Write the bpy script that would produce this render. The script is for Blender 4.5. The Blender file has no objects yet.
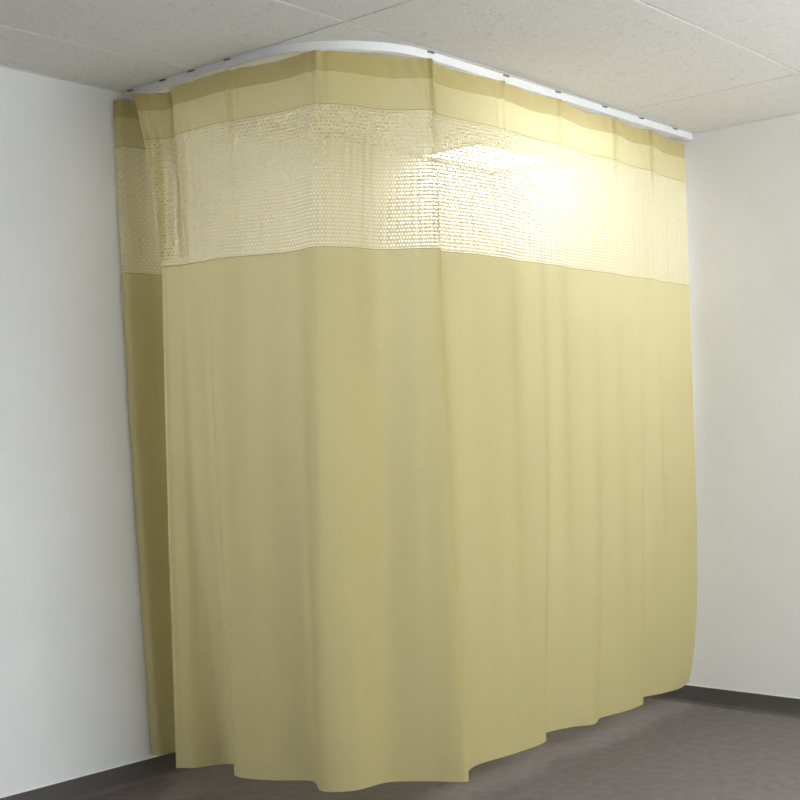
import bpy, bmesh, math, random
from mathutils import Vector, Matrix
random.seed(3)
S = bpy.context.scene
COL = S.collection
H = 2.6
# ---------------------------------------------------------------- helpers
def link(name, me, mat=None, parent=None):
    o = bpy.data.objects.new(name, me)
    COL.objects.link(o)
    if mat: me.materials.append(mat)
    if parent: o.parent = parent
    return o
def from_bm(name, bm, mat, parent=None, smooth=False):
    me = bpy.data.meshes.new(name); bm.normal_update(); bm.to_mesh(me); bm.free()
    if smooth:
        for p in me.polygons: p.use_smooth = True
    return link(name, me, mat, parent)
def box(bm, x0, x1, y0, y1, z0, z1, bev=0.0, seg=2):
    vs = [bm.verts.new((x, y, z)) for x in (x0, x1) for y in (y0, y1) for z in (z0, z1)]
    fs = [(0,1,3,2),(4,6,7,5),(0,4,5,1),(2,3,7,6),(0,2,6,4),(1,5,7,3)]
    faces = [bm.faces.new([vs[i] for i in f]) for f in fs]
    if bev:
        es = list({e for f in faces for e in f.edges})
        bmesh.ops.bevel(bm, geom=es, offset=bev, segments=seg, affect='EDGES', profile=0.5)
def tube(bm, pts, r, n=8):
    rings = []
    for i, p in enumerate(pts):
        p = Vector(p)
        a = Vector(pts[max(i-1, 0)]); b = Vector(pts[min(i+1, len(pts)-1)])
        t = (b-a).normalized()
        up = Vector((0,0,1)) if abs(t.z) < .9 else Vector((1,0,0))
        u = t.cross(up).normalized(); v = t.cross(u).normalized()
        rings.append([bm.verts.new(p + r*(math.cos(2*math.pi*k/n)*u + math.sin(2*math.pi*k/n)*v)) for k in range(n)])
    for a, b in zip(rings, rings[1:]):
        for k in range(n):
            bm.faces.new((a[k], a[(k+1)%n], b[(k+1)%n], b[k]))
    bm.faces.new(rings[0]); bm.faces.new(rings[-1][::-1])
def structure(o):
    o['kind'] = 'structure'; return o
def thing(name, label, cat, loc, group=None):
    o = bpy.data.objects.new(name, None); COL.objects.link(o)
    o.location = loc; o.empty_display_size = .1
    o['label'] = label; o['category'] = cat
    if group: o['group'] = group
    return o
# ---------------------------------------------------------------- materials
def mat(name):
    m = bpy.data.materials.new(name); m.use_nodes = True
    nt = m.node_tree; nt.nodes.clear()
    out = nt.nodes.new('ShaderNodeOutputMaterial')
    return m, nt, out
def N(nt, t, **k):
    n = nt.nodes.new(t)
    for a, b in k.items():
        if a.startswith('i_'): n.inputs[a[2:].replace('_', ' ')].default_value = b
        else: setattr(n, a, b)
    return n
def M(nt, op, a, b=None, c=None):
    n = nt.nodes.new('ShaderNodeMath'); n.operation = op
    for i, v in enumerate((a, b, c)):
        if v is None: continue
        if isinstance(v, (int, float)): n.inputs[i].default_value = v
        else: nt.links.new(v, n.inputs[i])
    return n.outputs[0]
def surface(name, c1, c2, scale, rough=.8, bump=0., bscale=200., detail=4, spec=.2, bdist=.002, ramp=(.35, .65), metal=0.):
    m, nt, out = mat(name)
    p = N(nt, 'ShaderNodeBsdfPrincipled'); p.inputs['Roughness'].default_value = rough
    p.inputs['Specular IOR Level'].default_value = spec; p.inputs['Metallic'].default_value = metal
    tc = N(nt, 'ShaderNodeTexCoord')
    n1 = N(nt, 'ShaderNodeTexNoise'); n1.inputs['Scale'].default_value = scale; n1.inputs['Detail'].default_value = detail
    nt.links.new(tc.outputs['Object'], n1.inputs['Vector'])
    r = N(nt, 'ShaderNodeValToRGB')
    r.color_ramp.elements[0].position = ramp[0]; r.color_ramp.elements[1].position = ramp[1]
    r.color_ramp.elements[0].color = (*c1, 1); r.color_ramp.elements[1].color = (*c2, 1)
    nt.links.new(n1.outputs['Fac'], r.inputs[0]); nt.links.new(r.outputs[0], p.inputs['Base Color'])
    if bump:
        n2 = N(nt, 'ShaderNodeTexNoise'); n2.inputs['Scale'].default_value = bscale; n2.inputs['Detail'].default_value = 3
        nt.links.new(tc.outputs['Object'], n2.inputs['Vector'])
        b = N(nt, 'ShaderNodeBump'); b.inputs['Strength'].default_value = bump; b.inputs['Distance'].default_value = bdist
        nt.links.new(n2.outputs['Fac'], b.inputs['Height']); nt.links.new(b.outputs[0], p.inputs['Normal'])
    nt.links.new(p.outputs[0], out.inputs[0])
    return m
M_wall = surface('wall_paint', (.745,.755,.755), (.775,.785,.785), 2.5, .75, .12, 260, spec=.15)
M_floor = surface('carpet', (.145,.127,.119), (.178,.157,.147), 22, 1.0, .8, 330, 10, .02, .004, (.3,.72))
M_base = surface('vinyl_baseboard', (.088,.079,.075), (.100,.091,.086), 6, .6, .05, 80, spec=.25)
M_bead = surface('white_bead', (.82,.82,.8), (.86,.86,.84), 20, .6)  # thin white line along the top of the baseboards
M_white = surface('white_plastic', (.78,.79,.80), (.82,.83,.84), 12, .45, spec=.4)
M_dark = surface('dark_clip_metal', (.22,.22,.225), (.27,.27,.275), 30, .5, metal=.3)
M_steel = surface('hook_steel', (.55,.55,.55), (.65,.65,.65), 30, .3, metal=1.)
M_bar = surface('ceiling_bar_paint', (.13,.13,.13), (.16,.16,.155), 30, .6)
M_frame = surface('lamp_frame_paint', (.8,.8,.78), (.84,.84,.82), 30, .5)
def tile_mat():
    m, nt, out = mat('fissured_ceiling_tile')
    p = N(nt, 'ShaderNodeBsdfPrincipled'); p.inputs['Roughness'].default_value = .95; p.inputs['Specular IOR Level'].default_value = .05
    tc = N(nt, 'ShaderNodeTexCoord')
    n1 = N(nt, 'ShaderNodeTexNoise'); n1.inputs['Scale'].default_value = 34; n1.inputs['Detail'].default_value = 5; n1.inputs['Distortion'].default_value = 1.2
    n2 = N(nt, 'ShaderNodeTexVoronoi'); n2.inputs['Scale'].default_value = 95
    for n in (n1, n2): nt.links.new(tc.outputs['Object'], n.inputs['Vector'])
    h = M(nt, 'ADD', n1.outputs['Fac'], M(nt, 'MULTIPLY', n2.outputs['Distance'], .35))
    r = N(nt, 'ShaderNodeValToRGB')
    r.color_ramp.elements[0].position = .38; r.color_ramp.elements[0].color = (.66,.66,.65,1)
    r.color_ramp.elements[1].position = .62; r.color_ramp.elements[1].color = (.80,.80,.79,1)
    nt.links.new(h, r.inputs[0]); nt.links.new(r.outputs[0], p.inputs['Base Color'])
    b = N(nt, 'ShaderNodeBump'); b.inputs['Strength'].default_value = .35; b.inputs['Distance'].default_value = .004
    nt.links.new(h, b.inputs['Height']); nt.links.new(b.outputs[0], p.inputs['Normal'])
    nt.links.new(p.outputs[0], out.inputs[0]); return m
M_tile = tile_mat()
def emit(name, col, s):
    m, nt, out = mat(name)
    e = N(nt, 'ShaderNodeEmission'); e.inputs[0].default_value = (*col, 1); e.inputs[1].default_value = s
    nt.links.new(e.outputs[0], out.inputs[0]); return m
def cloth(name, dif, trn, mix, holes=False):
    """woven cloth: diffuse + translucent, fine weave bump; holes=True gives the open net weave"""
    m, nt, out = mat(name)
    uv = N(nt, 'ShaderNodeUVMap'); uv.uv_map = 'UVMap'
    sx = N(nt, 'ShaderNodeSeparateXYZ'); nt.links.new(uv.outputs[0], sx.inputs[0])
    u, v = sx.outputs[0], sx.outputs[1]
    d = N(nt, 'ShaderNodeBsdfDiffuse'); t = N(nt, 'ShaderNodeBsdfTranslucent')
    # slight slubs in the weave: stretched noise
    mp = N(nt, 'ShaderNodeMapping'); mp.inputs['Scale'].default_value = (30, 260, 1)
    nt.links.new(uv.outputs[0], mp.inputs[0])
    n1 = N(nt, 'ShaderNodeTexNoise'); n1.inputs['Scale'].default_value = 1; n1.inputs['Detail'].default_value = 4
    nt.links.new(mp.outputs[0], n1.inputs['Vector'])
    for node, c in ((d, dif), (t, trn)):
        mx = N(nt, 'ShaderNodeMixRGB'); nt.links.new(n1.outputs['Fac'], mx.inputs[0])
        mx.inputs[1].default_value = (*[q*.93 for q in c], 1); mx.inputs[2].default_value = (*[min(1, q*1.07) for q in c], 1)
        nt.links.new(mx.outputs[0], node.inputs[0])
    b = N(nt, 'ShaderNodeBump'); b.inputs['Strength'].default_value = .15; b.inputs['Distance'].default_value = .001
    nt.links.new(n1.outputs['Fac'], b.inputs['Height']); nt.links.new(b.outputs[0], d.inputs['Normal'])
    ms = N(nt, 'ShaderNodeMixShader'); ms.inputs[0].default_value = mix
    nt.links.new(d.outputs[0], ms.inputs[1]); nt.links.new(t.outputs[0], ms.inputs[2])
    res = ms.outputs[0]
    if holes:
        PU, PV = .0135, .0125
        row = M(nt, 'FLOOR', M(nt, 'DIVIDE', v, PV))
        off = M(nt, 'MULTIPLY', M(nt, 'MODULO', row, 2.0), .5)
        a = M(nt, 'SUBTRACT', M(nt, 'FRACT', M(nt, 'ADD', M(nt, 'DIVIDE', u, PU), off)), .5)
        c = M(nt, 'SUBTRACT', M(nt, 'FRACT', M(nt, 'DIVIDE', v, PV)), .5)
        q = M(nt, 'ADD', M(nt, 'POWER', M(nt, 'DIVIDE', M(nt, 'ABSOLUTE', a), .27), 2.5), M(nt, 'POWER', M(nt, 'DIVIDE', M(nt, 'ABSOLUTE', c), .23), 2.5))
        hole = M(nt, 'LESS_THAN', q, 1.0)
        tr = N(nt, 'ShaderNodeBsdfTransparent')
        m2 = N(nt, 'ShaderNodeMixShader'); nt.links.new(hole, m2.inputs[0])
        nt.links.new(res, m2.inputs[1]); nt.links.new(tr.outputs[0], m2.inputs[2]); res = m2.outputs[0]
    nt.links.new(res, out.inputs[0]); return m
KH = (.425,.365,.16); KT = (.90,.85,.575)
M_cloth = cloth('khaki_curtain_cloth', KH, KT, .44)
M_head = cloth('khaki_header_cloth', KH, KT, .46)
M_band = cloth('khaki_doubled_band_cloth', (.42,.35,.13), (.72,.65,.42), .34)
M_seam = cloth('khaki_seam_thread', (.42,.35,.15), (.6,.52,.3), .35)
M_net = cloth('khaki_net_weave', (.50,.42,.18), (.92,.875,.68), .52, True)

# ---------------------------------------------------------------- room shell
XW, YW = -7.6, -6.4           # far sides of the room, behind the camera
def slab(name, x0, x1, y0, y1, z0, z1, m, bev=0):
    bm = bmesh.new(); box(bm, x0, x1, y0, y1, z0, z1, bev); return structure(from_bm(name, bm, m))
slab('floor', XW-.1, .1, YW-.1, .1, -.1, 0, M_floor)
slab('wall_left', XW-.1, .1, 0, .1, 0, H+.1, M_wall)
slab('wall_right', 0, .1, YW, 0, 0, H+.1, M_wall)
slab('wall_back', XW-.1, .1, YW-.1, YW, 0, H+.1, M_wall)
slab('wall_front', XW-.1, XW, YW, 0, 0, H+.1, M_wall)
BH = .081
def baseboard(name, along, m):
    # profile (depth from wall, height) swept along the wall
    prof = [(0,0),(.012,0),(.0085,.006),(.0055,.014),(.0045,.03),(.0045,BH-.004),(.003,BH),(0,BH)]
    bm = bmesh.new(); ends = []
    a, b = (XW, 0.) if along == 'x' else (YW, 0.)
    for s in (a, b):
        ends.append([bm.verts.new((s, -d, z) if along == 'x' else (-d, s, z)) for d, z in prof])
    for k in range(len(prof)-1): bm.faces.new((ends[0][k], ends[0][k+1], ends[1][k+1], ends[1][k]))
    return structure(from_bm(name, bm, m))
baseboard('baseboard_left', 'x', M_base); baseboard('baseboard_right', 'y', M_base)
bm = bmesh.new(); box(bm, XW, 0, -.0035, 0, BH, BH+.004); structure(from_bm('trim_1', bm, M_bead))
bm = bmesh.new(); box(bm, -.0035, 0, YW, -.0035, BH, BH+.004); structure(from_bm('trim_2', bm, M_bead))
# ceiling tiles on a hung grid
TX, TY, GX, GY = 1.707, .768, -.601, -.388
xs = [0, GX] ; 
while xs[-1] > XW: xs.append(max(xs[-1]-TX, XW))
ys = [0, GY]
while ys[-1] > YW: ys.append(max(ys[-1]-TY, YW))
lamp_cells = {(0, 0)}
LX0, LX1, LY0, LY1 = -1.62, -.70, -.99, -.66      # the added fill light let into tile (1, 1)
bm = bmesh.new(); g = .0028
for i in range(len(xs)-1):
    for j in range(len(ys)-1):
        if (i, j) in lamp_cells: continue
        if xs[i]-xs[i+1] < .03 or ys[j]-ys[j+1] < .03: continue
        X0, X1, Y0, Y1 = xs[i+1]+g, xs[i]-g, ys[j+1]+g, ys[j]-g
        if (i, j) == (1, 1):
            box(bm, X0, LX0, Y0, Y1, H, H+.015); box(bm, LX1, X1, Y0, Y1, H, H+.015)
            box(bm, LX0, LX1, Y0, LY0, H, H+.015); box(bm, LX0, LX1, LY1, Y1, H, H+.015)
            continue
        box(bm, X0, X1, Y0, Y1, H, H+.015, .002, 1)
structure(from_bm('ceiling', bm, M_tile))
k = 3
for x in xs[1:-1]:
    bm = bmesh.new(); box(bm, x-.012, x+.012, YW, 0, H+.0045, H+.0105); structure(from_bm('trim_%d' % k, bm, M_bar)); k += 1
for y in ys[1:-1]:
    bm = bmesh.new(); box(bm, XW, 0, y-.012, y+.012, H+.0048, H+.0102); structure(from_bm('trim_%d' % k, bm, M_bar)); k += 1
# white angle trim along the walls at ceiling height
for (x0, x1, y0, y1) in ((XW, 0, -.012, 0), (-.012, 0, YW, -.012)):
    bm = bmesh.new(); box(bm, x0, x1, y0, y1, H-.003, H-.0006); structure(from_bm('trim_%d' % k, bm, M_wall)); k += 1
# roof slab above the tiles
slab('trim_%d' % k, XW-.1, .1, YW-.1, .1, H+.1, H+.12, M_wall)

# ---------------------------------------------------------------- ceiling light behind the net, added fill lights
def ceiling_light(x0, x1, y0, y1, label, mat_e, group=None):
    cx, cy = (x0+x1)/2, (y0+y1)/2
    t = thing('ceiling_light', label, 'ceiling light', (cx, cy, H-.004), group)
    hx, hy, w = (x1-x0)/2, (y1-y0)/2, .022
    bm = bmesh.new()
    for a in ((-hx, hx, -hy, -hy+w), (-hx, hx, hy-w, hy), (-hx, -hx+w, -hy+w, hy-w), (hx-w, hx, -hy+w, hy-w)):
        box(bm, *a, 0, .03, .001, 1)
    box(bm, -hx, hx, -hy, hy, .03, .06)
    from_bm('frame', bm, M_frame, t)
    bm = bmesh.new(); box(bm, -hx+w, hx-w, -hy+w, hy-w, .006, .012)
    from_bm('diffuser', bm, mat_e, t)
    return t
E_in, E_in2 = 23., 11.
ceiling_light(GX+.004, -.016, GY+.004, -.016, 'glowing recessed light in the ceiling corner behind the curtain net', emit('lamp_inside', (1, .985, .94), E_in))
ceiling_light(LX0, LX1, LY0, LY1, 'added fill light in the ceiling, unseen behind the top of the long curtain side', emit('fill_inside_near', (1, .985, .95), E_in2))  # added lamp hidden by the header, makes the cloth glow
def fill_light(x, y, z, L, label, e):
    """added fill light out of view: opal box on two rods, glowing on all sides"""
    t = thing('fill_light', label, 'fill light', (x, y, z))
    W = .11
    bm = bmesh.new(); box(bm, -L, L, -W, W, -.06, .06, .02, 2)
    from_bm('fill_diffuser', bm, emit('fill_opal', (.93, .96, .995), e), t)
    for sx in (-L, L):
        bm = bmesh.new(); box(bm, min(sx, sx*1.012), max(sx, sx*1.012), -W-.004, W+.004, -.064, .064, .003, 1)
        from_bm('end_cap', bm, M_frame, t)
    for sx in (-L*.8, L*.8):
        bm = bmesh.new(); tube(bm, [(sx, 0, .055), (sx, 0, H-z+.002)], .004, 8); from_bm('rod', bm, M_steel, t, True)
fill_light(-3.2, -3.9, 2.0, .75, 'added fill light, out of view, hung in the middle of the room in front of the curtain', 27)  # added out of view to brighten walls, ceiling and curtain
fill_light(-1.0, -4.4, 2.0, .75, 'added fill light, out of view, hung close to the right wall', 76)  # second added lamp, lifts the right wall and the ceiling there

# ---------------------------------------------------------------- track
TRX, TRY, R = -2.305, -1.125, .44
path = [(TRX, -.002 - i*(abs(TRY)-R)/10) for i in range(11)]
for i in range(1, 25):
    a = math.pi + i/24*math.pi/2
    path.append((TRX+R + R*math.cos(a), TRY+R + R*math.sin(a)))
nx = 20
path += [(TRX+R + i*(abs(TRX+R)-.002)/nx, TRY) for i in range(1, nx+1)]
def frame2(i):
    a = Vector(path[max(i-1, 0)]); b = Vector(path[min(i+1, len(path)-1)])
    t = (b-a).normalized(); return t, Vector((t.y, -t.x))     # n points to the outside of the curtained corner
tr = thing('curtain_track', 'white curved ceiling track carrying the khaki curtain from wall to wall', 'curtain track', (TRX, TRY, H-.03))
base = Vector((TRX, TRY, H-.03))
prof = [(-.013,.0295),(.013,.0295),(.013,.002),(.011,0),(.004,0),(.004,.004),(.009,.006),(.009,.024),(-.009,.024),(-.009,.006),(-.004,.004),(-.004,0),(-.011,0),(-.013,.002)]
bm = bmesh.new(); rings = []
for i, p in enumerate(path):
    t, n = frame2(i)
    rings.append([bm.verts.new(Vector((p[0]+n.x*a-base.x, p[1]+n.y*a-base.y, b))) for a, b in prof])
for a, b in zip(rings, rings[1:]):
    for q in range(len(prof)): bm.faces.new((a[q], b[q], b[(q+1)%len(prof)], a[(q+1)%len(prof)]))
bm.faces.new(rings[0]); bm.faces.new(rings[-1][::-1])
bmesh.ops.recalc_face_normals(bm, faces=bm.faces)
from_bm('rail', bm, M_white, tr)
plen = [0]
for a, b in zip(path, path[1:]): plen.append(plen[-1] + math.dist(a, b))
def on_path(s):
    s = max(0, min(plen[-1], s))
    for i in range(len(path)-1):
        if plen[i+1] >= s:
            f = (s-plen[i])/(plen[i+1]-plen[i]); a, b = Vector(path[i]), Vector(path[i+1])
            return a.lerp(b, f), frame2(i)
clip0 = None
for px, py in ((-2.3,-.05), (-2.305,-.238), (-2.31,-.41), (-2.305,-.608), (-1.86,-1.13), (-1.43,-1.12), (-1.09,-1.12), (-.74,-1.12), (-.45,-1.12), (-.16,-1.12)):
    best = min(range(201), key=lambda q: math.dist(on_path(q/200*plen[-1])[0], (px, py)))
    p, (t, n) = on_path(best/200*plen[-1])
    if clip0 is None:
        bm = bmesh.new(); box(bm, -.017, .017, .0132, .020, 0, .0045, .0012, 1); box(bm, -.006, .006, .018, .025, .001, .0035)
        clip0 = c = from_bm('mounting_clip', bm, M_dark, tr); c['label'] = 'dark mounting clip'
    else:
        c = clip0.copy(); COL.objects.link(c); c.parent = tr
    c.location = (p.x-base.x, p.y-base.y, .0225)
    c.rotation_euler = (0, 0, math.atan2(n.y, n.x) - math.pi/2)

# ---------------------------------------------------------------- curtain
ZT, ZB2, ZH, ZM, Z0 = 2.553, 2.486, 2.378, 1.905, .098
# matching columns: (top x, top y, hem x, hem y, hook here)
COLS = [
 (-2.375,-.018, -2.275,-.016, 0),
 (-2.368,-.060, -2.262,-.050, 1),
 (-2.245,-.095, -2.165,-.085, 0),
 (-2.378,-.145, -2.340,-.242, 1),
 (-2.345,-.200, -2.325,-.270, 0),
 (-2.300,-.255, -2.302,-.302, 1),
 (-2.342,-.320, -2.205,-.350, 0),
 (-2.345,-.420, -2.190,-.410, 0),
 (-2.338,-.520, -2.280,-.490, 0),
 (-2.330,-.611, -2.288,-.560, 1),
 (-2.308,-.740, -2.245,-.665, 0),
 (-2.288,-.870, -2.180,-.775, 0),
 (-2.270,-.985, -2.246,-.890, 1),
 (-2.155,-1.060,-2.175,-.975, 0),
 (-2.040,-1.115,-2.040,-1.000, 0),
 (-1.970,-1.150,-1.950,-1.105, 0),
 (-1.915,-1.180,-1.880,-1.212, 1),
 (-1.860,-1.160,-1.800,-1.150, 0),
 (-1.700,-1.165,-1.690,-1.112, 0),
 (-1.505,-1.178,-1.480,-1.128, 1),
 (-1.320,-1.165,-1.290,-1.122, 0),
 (-1.240,-1.163,-1.180,-1.045, 0),
 (-1.125,-1.172,-1.040,-1.070, 1),
 (-.970,-1.152, -.945,-1.118, 0),
 (-.830,-1.150, -.835,-1.082, 0),
 (-.700,-1.158, -.680,-1.100, 1),
 (-.560,-1.140, -.525,-1.092, 0),
 (-.470,-1.137, -.430,-1.022, 0),
 (-.385,-1.145, -.300,-1.050, 1),
 (-.230,-1.120, -.165,-1.064, 0),
 (-.020,-1.106, -.012,-1.030, 1),
]
def catmull(P, t):
    n = len(P); i = min(int(t), n-2); f = t-i
    g = lambda k: Vector(P[max(0, min(n-1, k))])
    p0, p1, p2, p3 = g(i-1), g(i), g(i+1), g(i+2)
    # chord-limited tangents
    m1 = (p2-p0)*.5; m2 = (p3-p1)*.5; L = (p2-p1).length
    for m in (m1, m2):
        if m.length > 1.1*L: m *= 1.1*L/m.length
    a = f*f; b = a*f
    return (2*b-3*a+1)*p1 + (b-2*a+f)*m1 + (-2*b+3*a)*p2 + (b-a)*m2
TOP = [(c[0], c[1]) for c in COLS]; HEM = [(c[2], c[3]) for c in COLS]
NS = 32
# the panel beside the left wall is bunched only in its header: where columns 2 to 9 stand at the net's lower edge
MIDP = {2: (-2.170,-.090), 3: (-2.343,-.250), 4: (-2.345,-.285), 5: (-2.344,-.335), 6: (-2.343,-.390), 7: (-2.340,-.460), 8: (-2.335,-.530), 9: (-2.328,-.605)}
KM = .265
MID = [MIDP.get(i, (c[0]+(c[2]-c[0])*(KM**1.3 if i < 2 else KM), c[1]+(c[3]-c[1])*(KM**1.3 if i < 2 else KM))) for i, c in enumerate(COLS)]
ts = [i/NS for i in range((len(COLS)-1)*NS+1)]
topc = [catmull(TOP, t) for t in ts]; hemc = [catmull(HEM, t) for t in ts]; midc = [catmull(MID, t) for t in ts]
arc = [0.]
for i in range(1, len(ts)): arc.append(arc[-1] + max((topc[i]-topc[i-1]).length, (hemc[i]-hemc[i-1]).length))
hook_t = [i for i, c in enumerate(COLS) if c[4]]
hook_s = [arc[i*NS] for i in hook_t]
def smooth(a, b, x):
    x = max(0., min(1., (x-a)/(b-a))); return x*x*(3-2*x)
def normal2(i):
    a, b = topc[max(i-4, 0)], topc[min(i+4, len(ts)-1)]
    # averaged facing direction, steady between the tight folds
    j0, j1 = max(0, i-80), min(len(ts)-1, i+80)
    t = (topc[j1]-topc[j0]).normalized(); return Vector((t.y, -t.x))
NRM = [normal2(i) for i in range(len(ts))]
def surf(i, z):
    k = (ZT-z)/(ZT-Z0)
    c = i/NS
    if c < 1.5: w = k**1.3
    elif c < 9: w = k
    elif c < 12: w = k
    elif c < 16: w = k**(1-.5*smooth(12, 13.5, c)+.5*smooth(14.5, 16, c)+.7*smooth(15, 16, c))
    else:
        w = k**(1.7 + .8*smooth(16.5, 18, c) + 7*smooth(27.5, 30, c))
    p = topc[i].lerp(hemc[i], w)
    if c < 10:
        e = 1 + .8*smooth(4, 5, c)*(1-smooth(8, 9, c))
        q = topc[i].lerp(midc[i], (k/KM)**.7) if k < KM else midc[i].lerp(hemc[i], ((k-KM)/(1-KM))**e)
        b = smooth(1, 2, c)*(1-smooth(9, 10, c))
        p = p.lerp(q, b)
    s = arc[i]; n = NRM[i]
    d = 0.; sag = 0.
    # pinched pleats at the hooks, fading out below the header
    for q, hs in enumerate(hook_s):
        ds = s-hs
        if abs(ds) < .12:
            fade = 1-smooth(.10, .42, ZT-z)
            d += fade*(.011*math.exp(-(ds/.010)**2) - .008*math.exp(-((ds-.022)/.014)**2) - .006*math.exp(-((ds+.022)/.014)**2))
    # slack top edge between the hooks
    for a, b in zip(hook_s, hook_s[1:]):
        if a < s < b:
            f = (s-a)/(b-a); L = b-a
            amt = .006*min(1, L/.35)
            sag = amt*math.sin(math.pi*f)**2 * (1-smooth(0, .25, ZT-z))
            if b-a > .25 and -1.15 < topc[i].x < -.1:
                sag += .012*max(0, math.sin(math.pi*min(1, f*1.5)))**3*smooth(.3, .7, f)*(1-smooth(0, .2, ZT-z))
    # light random waves in the cloth (soft, vertical)
    u = s
    env = math.sin(math.pi*min(1., max(0., k*1.02)))
    d += .011*env*math.sin(u*14+1.3) + (.003+.005*k)*env*math.sin(u*29+z*.6) + .002*k*env*math.sin(u*47+2-z)
    # crumpled net at the bunched left end
    if s < .95:
        e = (1-smooth(.50, .95, s))*smooth(.10, .22, ZT-z)*(1-smooth(.54, .67, ZT-z))
        d += e*(.0060*math.sin(s*150+z*2.5) + .0040*math.sin(s*250-z*5))
    # fine vertical crinkle of the net
    e = smooth(.17, .25, ZT-z)*(1-smooth(.60, .66, ZT-z))
    d += e*(.0016*math.sin(s*205+2*math.sin(s*9)) + .0012*math.sin(s*131+1.5*math.sin(s*5+z*2)))
    # faint diagonal drag lines in the header
    e = 1-smooth(.0, .2, ZT-z)
    d += .0018*e*math.sin(s*60+z*55)
    # the ends stay tied to the walls
    edge = smooth(0, .06, s)*smooth(0, .06, arc[-1]-s)
    x, y = p.x+n.x*d*edge, p.y+n.y*d*edge
    # long fold billow between net and hem on the free corner
    return Vector((min(x, -.008), min(y, -.006), z-sag))
CB = Vector((TRX+R*.3, TRY+R*.3, Z0))
cur = thing('privacy_curtain', 'floor-length khaki hospital curtain with net top band hanging around the corner', 'curtain', CB)
def sheet(name, z1, z0, nz, m, off=0., parent=None):
    me = bpy.data.meshes.new(name)
    verts, faces, uvs = [], [], []
    n = len(ts)
    for r in range(nz+1):
        z = z1 + (z0-z1)*r/nz
        for i in range(n):
            p = surf(i, z); nn = NRM[i]
            verts.append((p.x+nn.x*off-CB.x, p.y+nn.y*off-CB.y, p.z-CB.z)); uvs.append((arc[i], z))
    for r in range(nz):
        for i in range(n-1):
            a = r*n+i; faces.append((a, a+n, a+n+1, a+1))
    me.from_pydata(verts, [], faces)
    ul = me.uv_layers.new(name='UVMap')
    for l in me.loops: ul.data[l.index].uv = uvs[l.vertex_index]
    for p in me.polygons: p.use_smooth = True
    return link(name, me, m, parent or cur)
band = sheet('top_band', ZT, ZB2, 6, M_band); band['label'] = 'darker doubled top band'
head = sheet('header', ZB2, ZH, 8, M_head)
net = sheet('net_panel', ZH, ZM, 44, M_net); net['label'] = 'open net weave panel'
main = sheet('cloth_panel', ZM, Z0+.012, 70, M_cloth); main['label'] = 'plain khaki cloth panel'
hem = sheet('hem', Z0+.012, Z0, 2, M_cloth)
sm = sheet('seam', ZH+.0015, ZH-.0015, 1, M_seam, .0012); sm['label'] = 'stitched seam above the net'
sm = sheet('seam', ZM+.001, ZM-.002, 1, M_seam, .0012); sm['label'] = 'stitched seam below the net'
# hooks: wheel-less glider in the rail, bent wire down through the band
hook0 = glider0 = None
for q, ti in enumerate(hook_t):
    p = surf(ti*NS, ZT-.012)
    best = min(range(401), key=lambda w: math.dist(on_path(w/400*plen[-1])[0], (p.x, p.y)))
    pp, (t, n) = on_path(min(max(best/400*plen[-1], .02), plen[-1]-.02))
    d = (Vector((p.x, p.y))-pp); 
    if True:
        bm = bmesh.new(); dl = d
        pts = [Vector((0,0,0)), Vector((0,0,-.012)), Vector((d.x*.5, d.y*.5, -.022)), Vector((d.x, d.y, -.030)), Vector((d.x+n.x*.003, d.y+n.y*.003, -.040)), Vector((d.x+n.x*.004, d.y+n.y*.004, -.034))]
        tube(bm, pts, .0013, 6)
        hk = from_bm('hook', bm, M_steel, cur, True); hk['label'] = 'small steel curtain hook'
    hk.location = (pp.x-CB.x, pp.y-CB.y, H-.018-CB.z)
    if glider0 is None:
        bm = bmesh.new(); box(bm, -.006, .006, -.0032, .0032, -.014, .002, .001, 1); box(bm, -.007, .007, -.0075, .0075, -.0105+.0, -.0075, .001, 1)
        gl = glider0 = from_bm('glider', bm, M_white, hk); gl['label'] = 'white plastic glider'
    else:
        gl = glider0.copy(); COL.objects.link(gl); gl.parent = hk
    gl.location = (0, 0, .0)
    gl.rotation_euler = (0, 0, math.atan2(t.y, t.x))

# ---------------------------------------------------------------- camera, world
f, yaw, pit, rol, cx, cy, cz = 1277.3257, .720306, .0219213, -.0300650, -5.26341, -3.93443, 1.297458
d = Vector((math.cos(pit)*math.cos(yaw), math.cos(pit)*math.sin(yaw), math.sin(pit)))
r = d.cross(Vector((0, 0, 1))).normalized(); u = r.cross(d)
r2 = math.cos(rol)*r + math.sin(rol)*u; u2 = -math.sin(rol)*r + math.cos(rol)*u
cd = bpy.data.cameras.new('camera'); co = bpy.data.objects.new('camera', cd); COL.objects.link(co)
mw = Matrix.Identity(4)
for k_ in range(3):
    mw[k_][0] = r2[k_]; mw[k_][1] = u2[k_]; mw[k_][2] = -d[k_]
mw[0][3], mw[1][3], mw[2][3] = cx, cy, cz
co.matrix_world = mw
cd.sensor_width = 36; cd.lens = f/800*36; cd.clip_start = .05
S.camera = co
w = bpy.data.worlds.new('world'); S.world = w; w.use_nodes = True
w.node_tree.nodes['Background'].inputs[0].default_value = (.8, .85, .9, 1)
w.node_tree.nodes['Background'].inputs[1].default_value = .3
S.view_settings.view_transform = 'Standard'; S.view_settings.look = 'None'
S.view_settings.exposure = 0.0; S.view_settings.gamma = 1; S.view_settings.use_curve_mapping = False
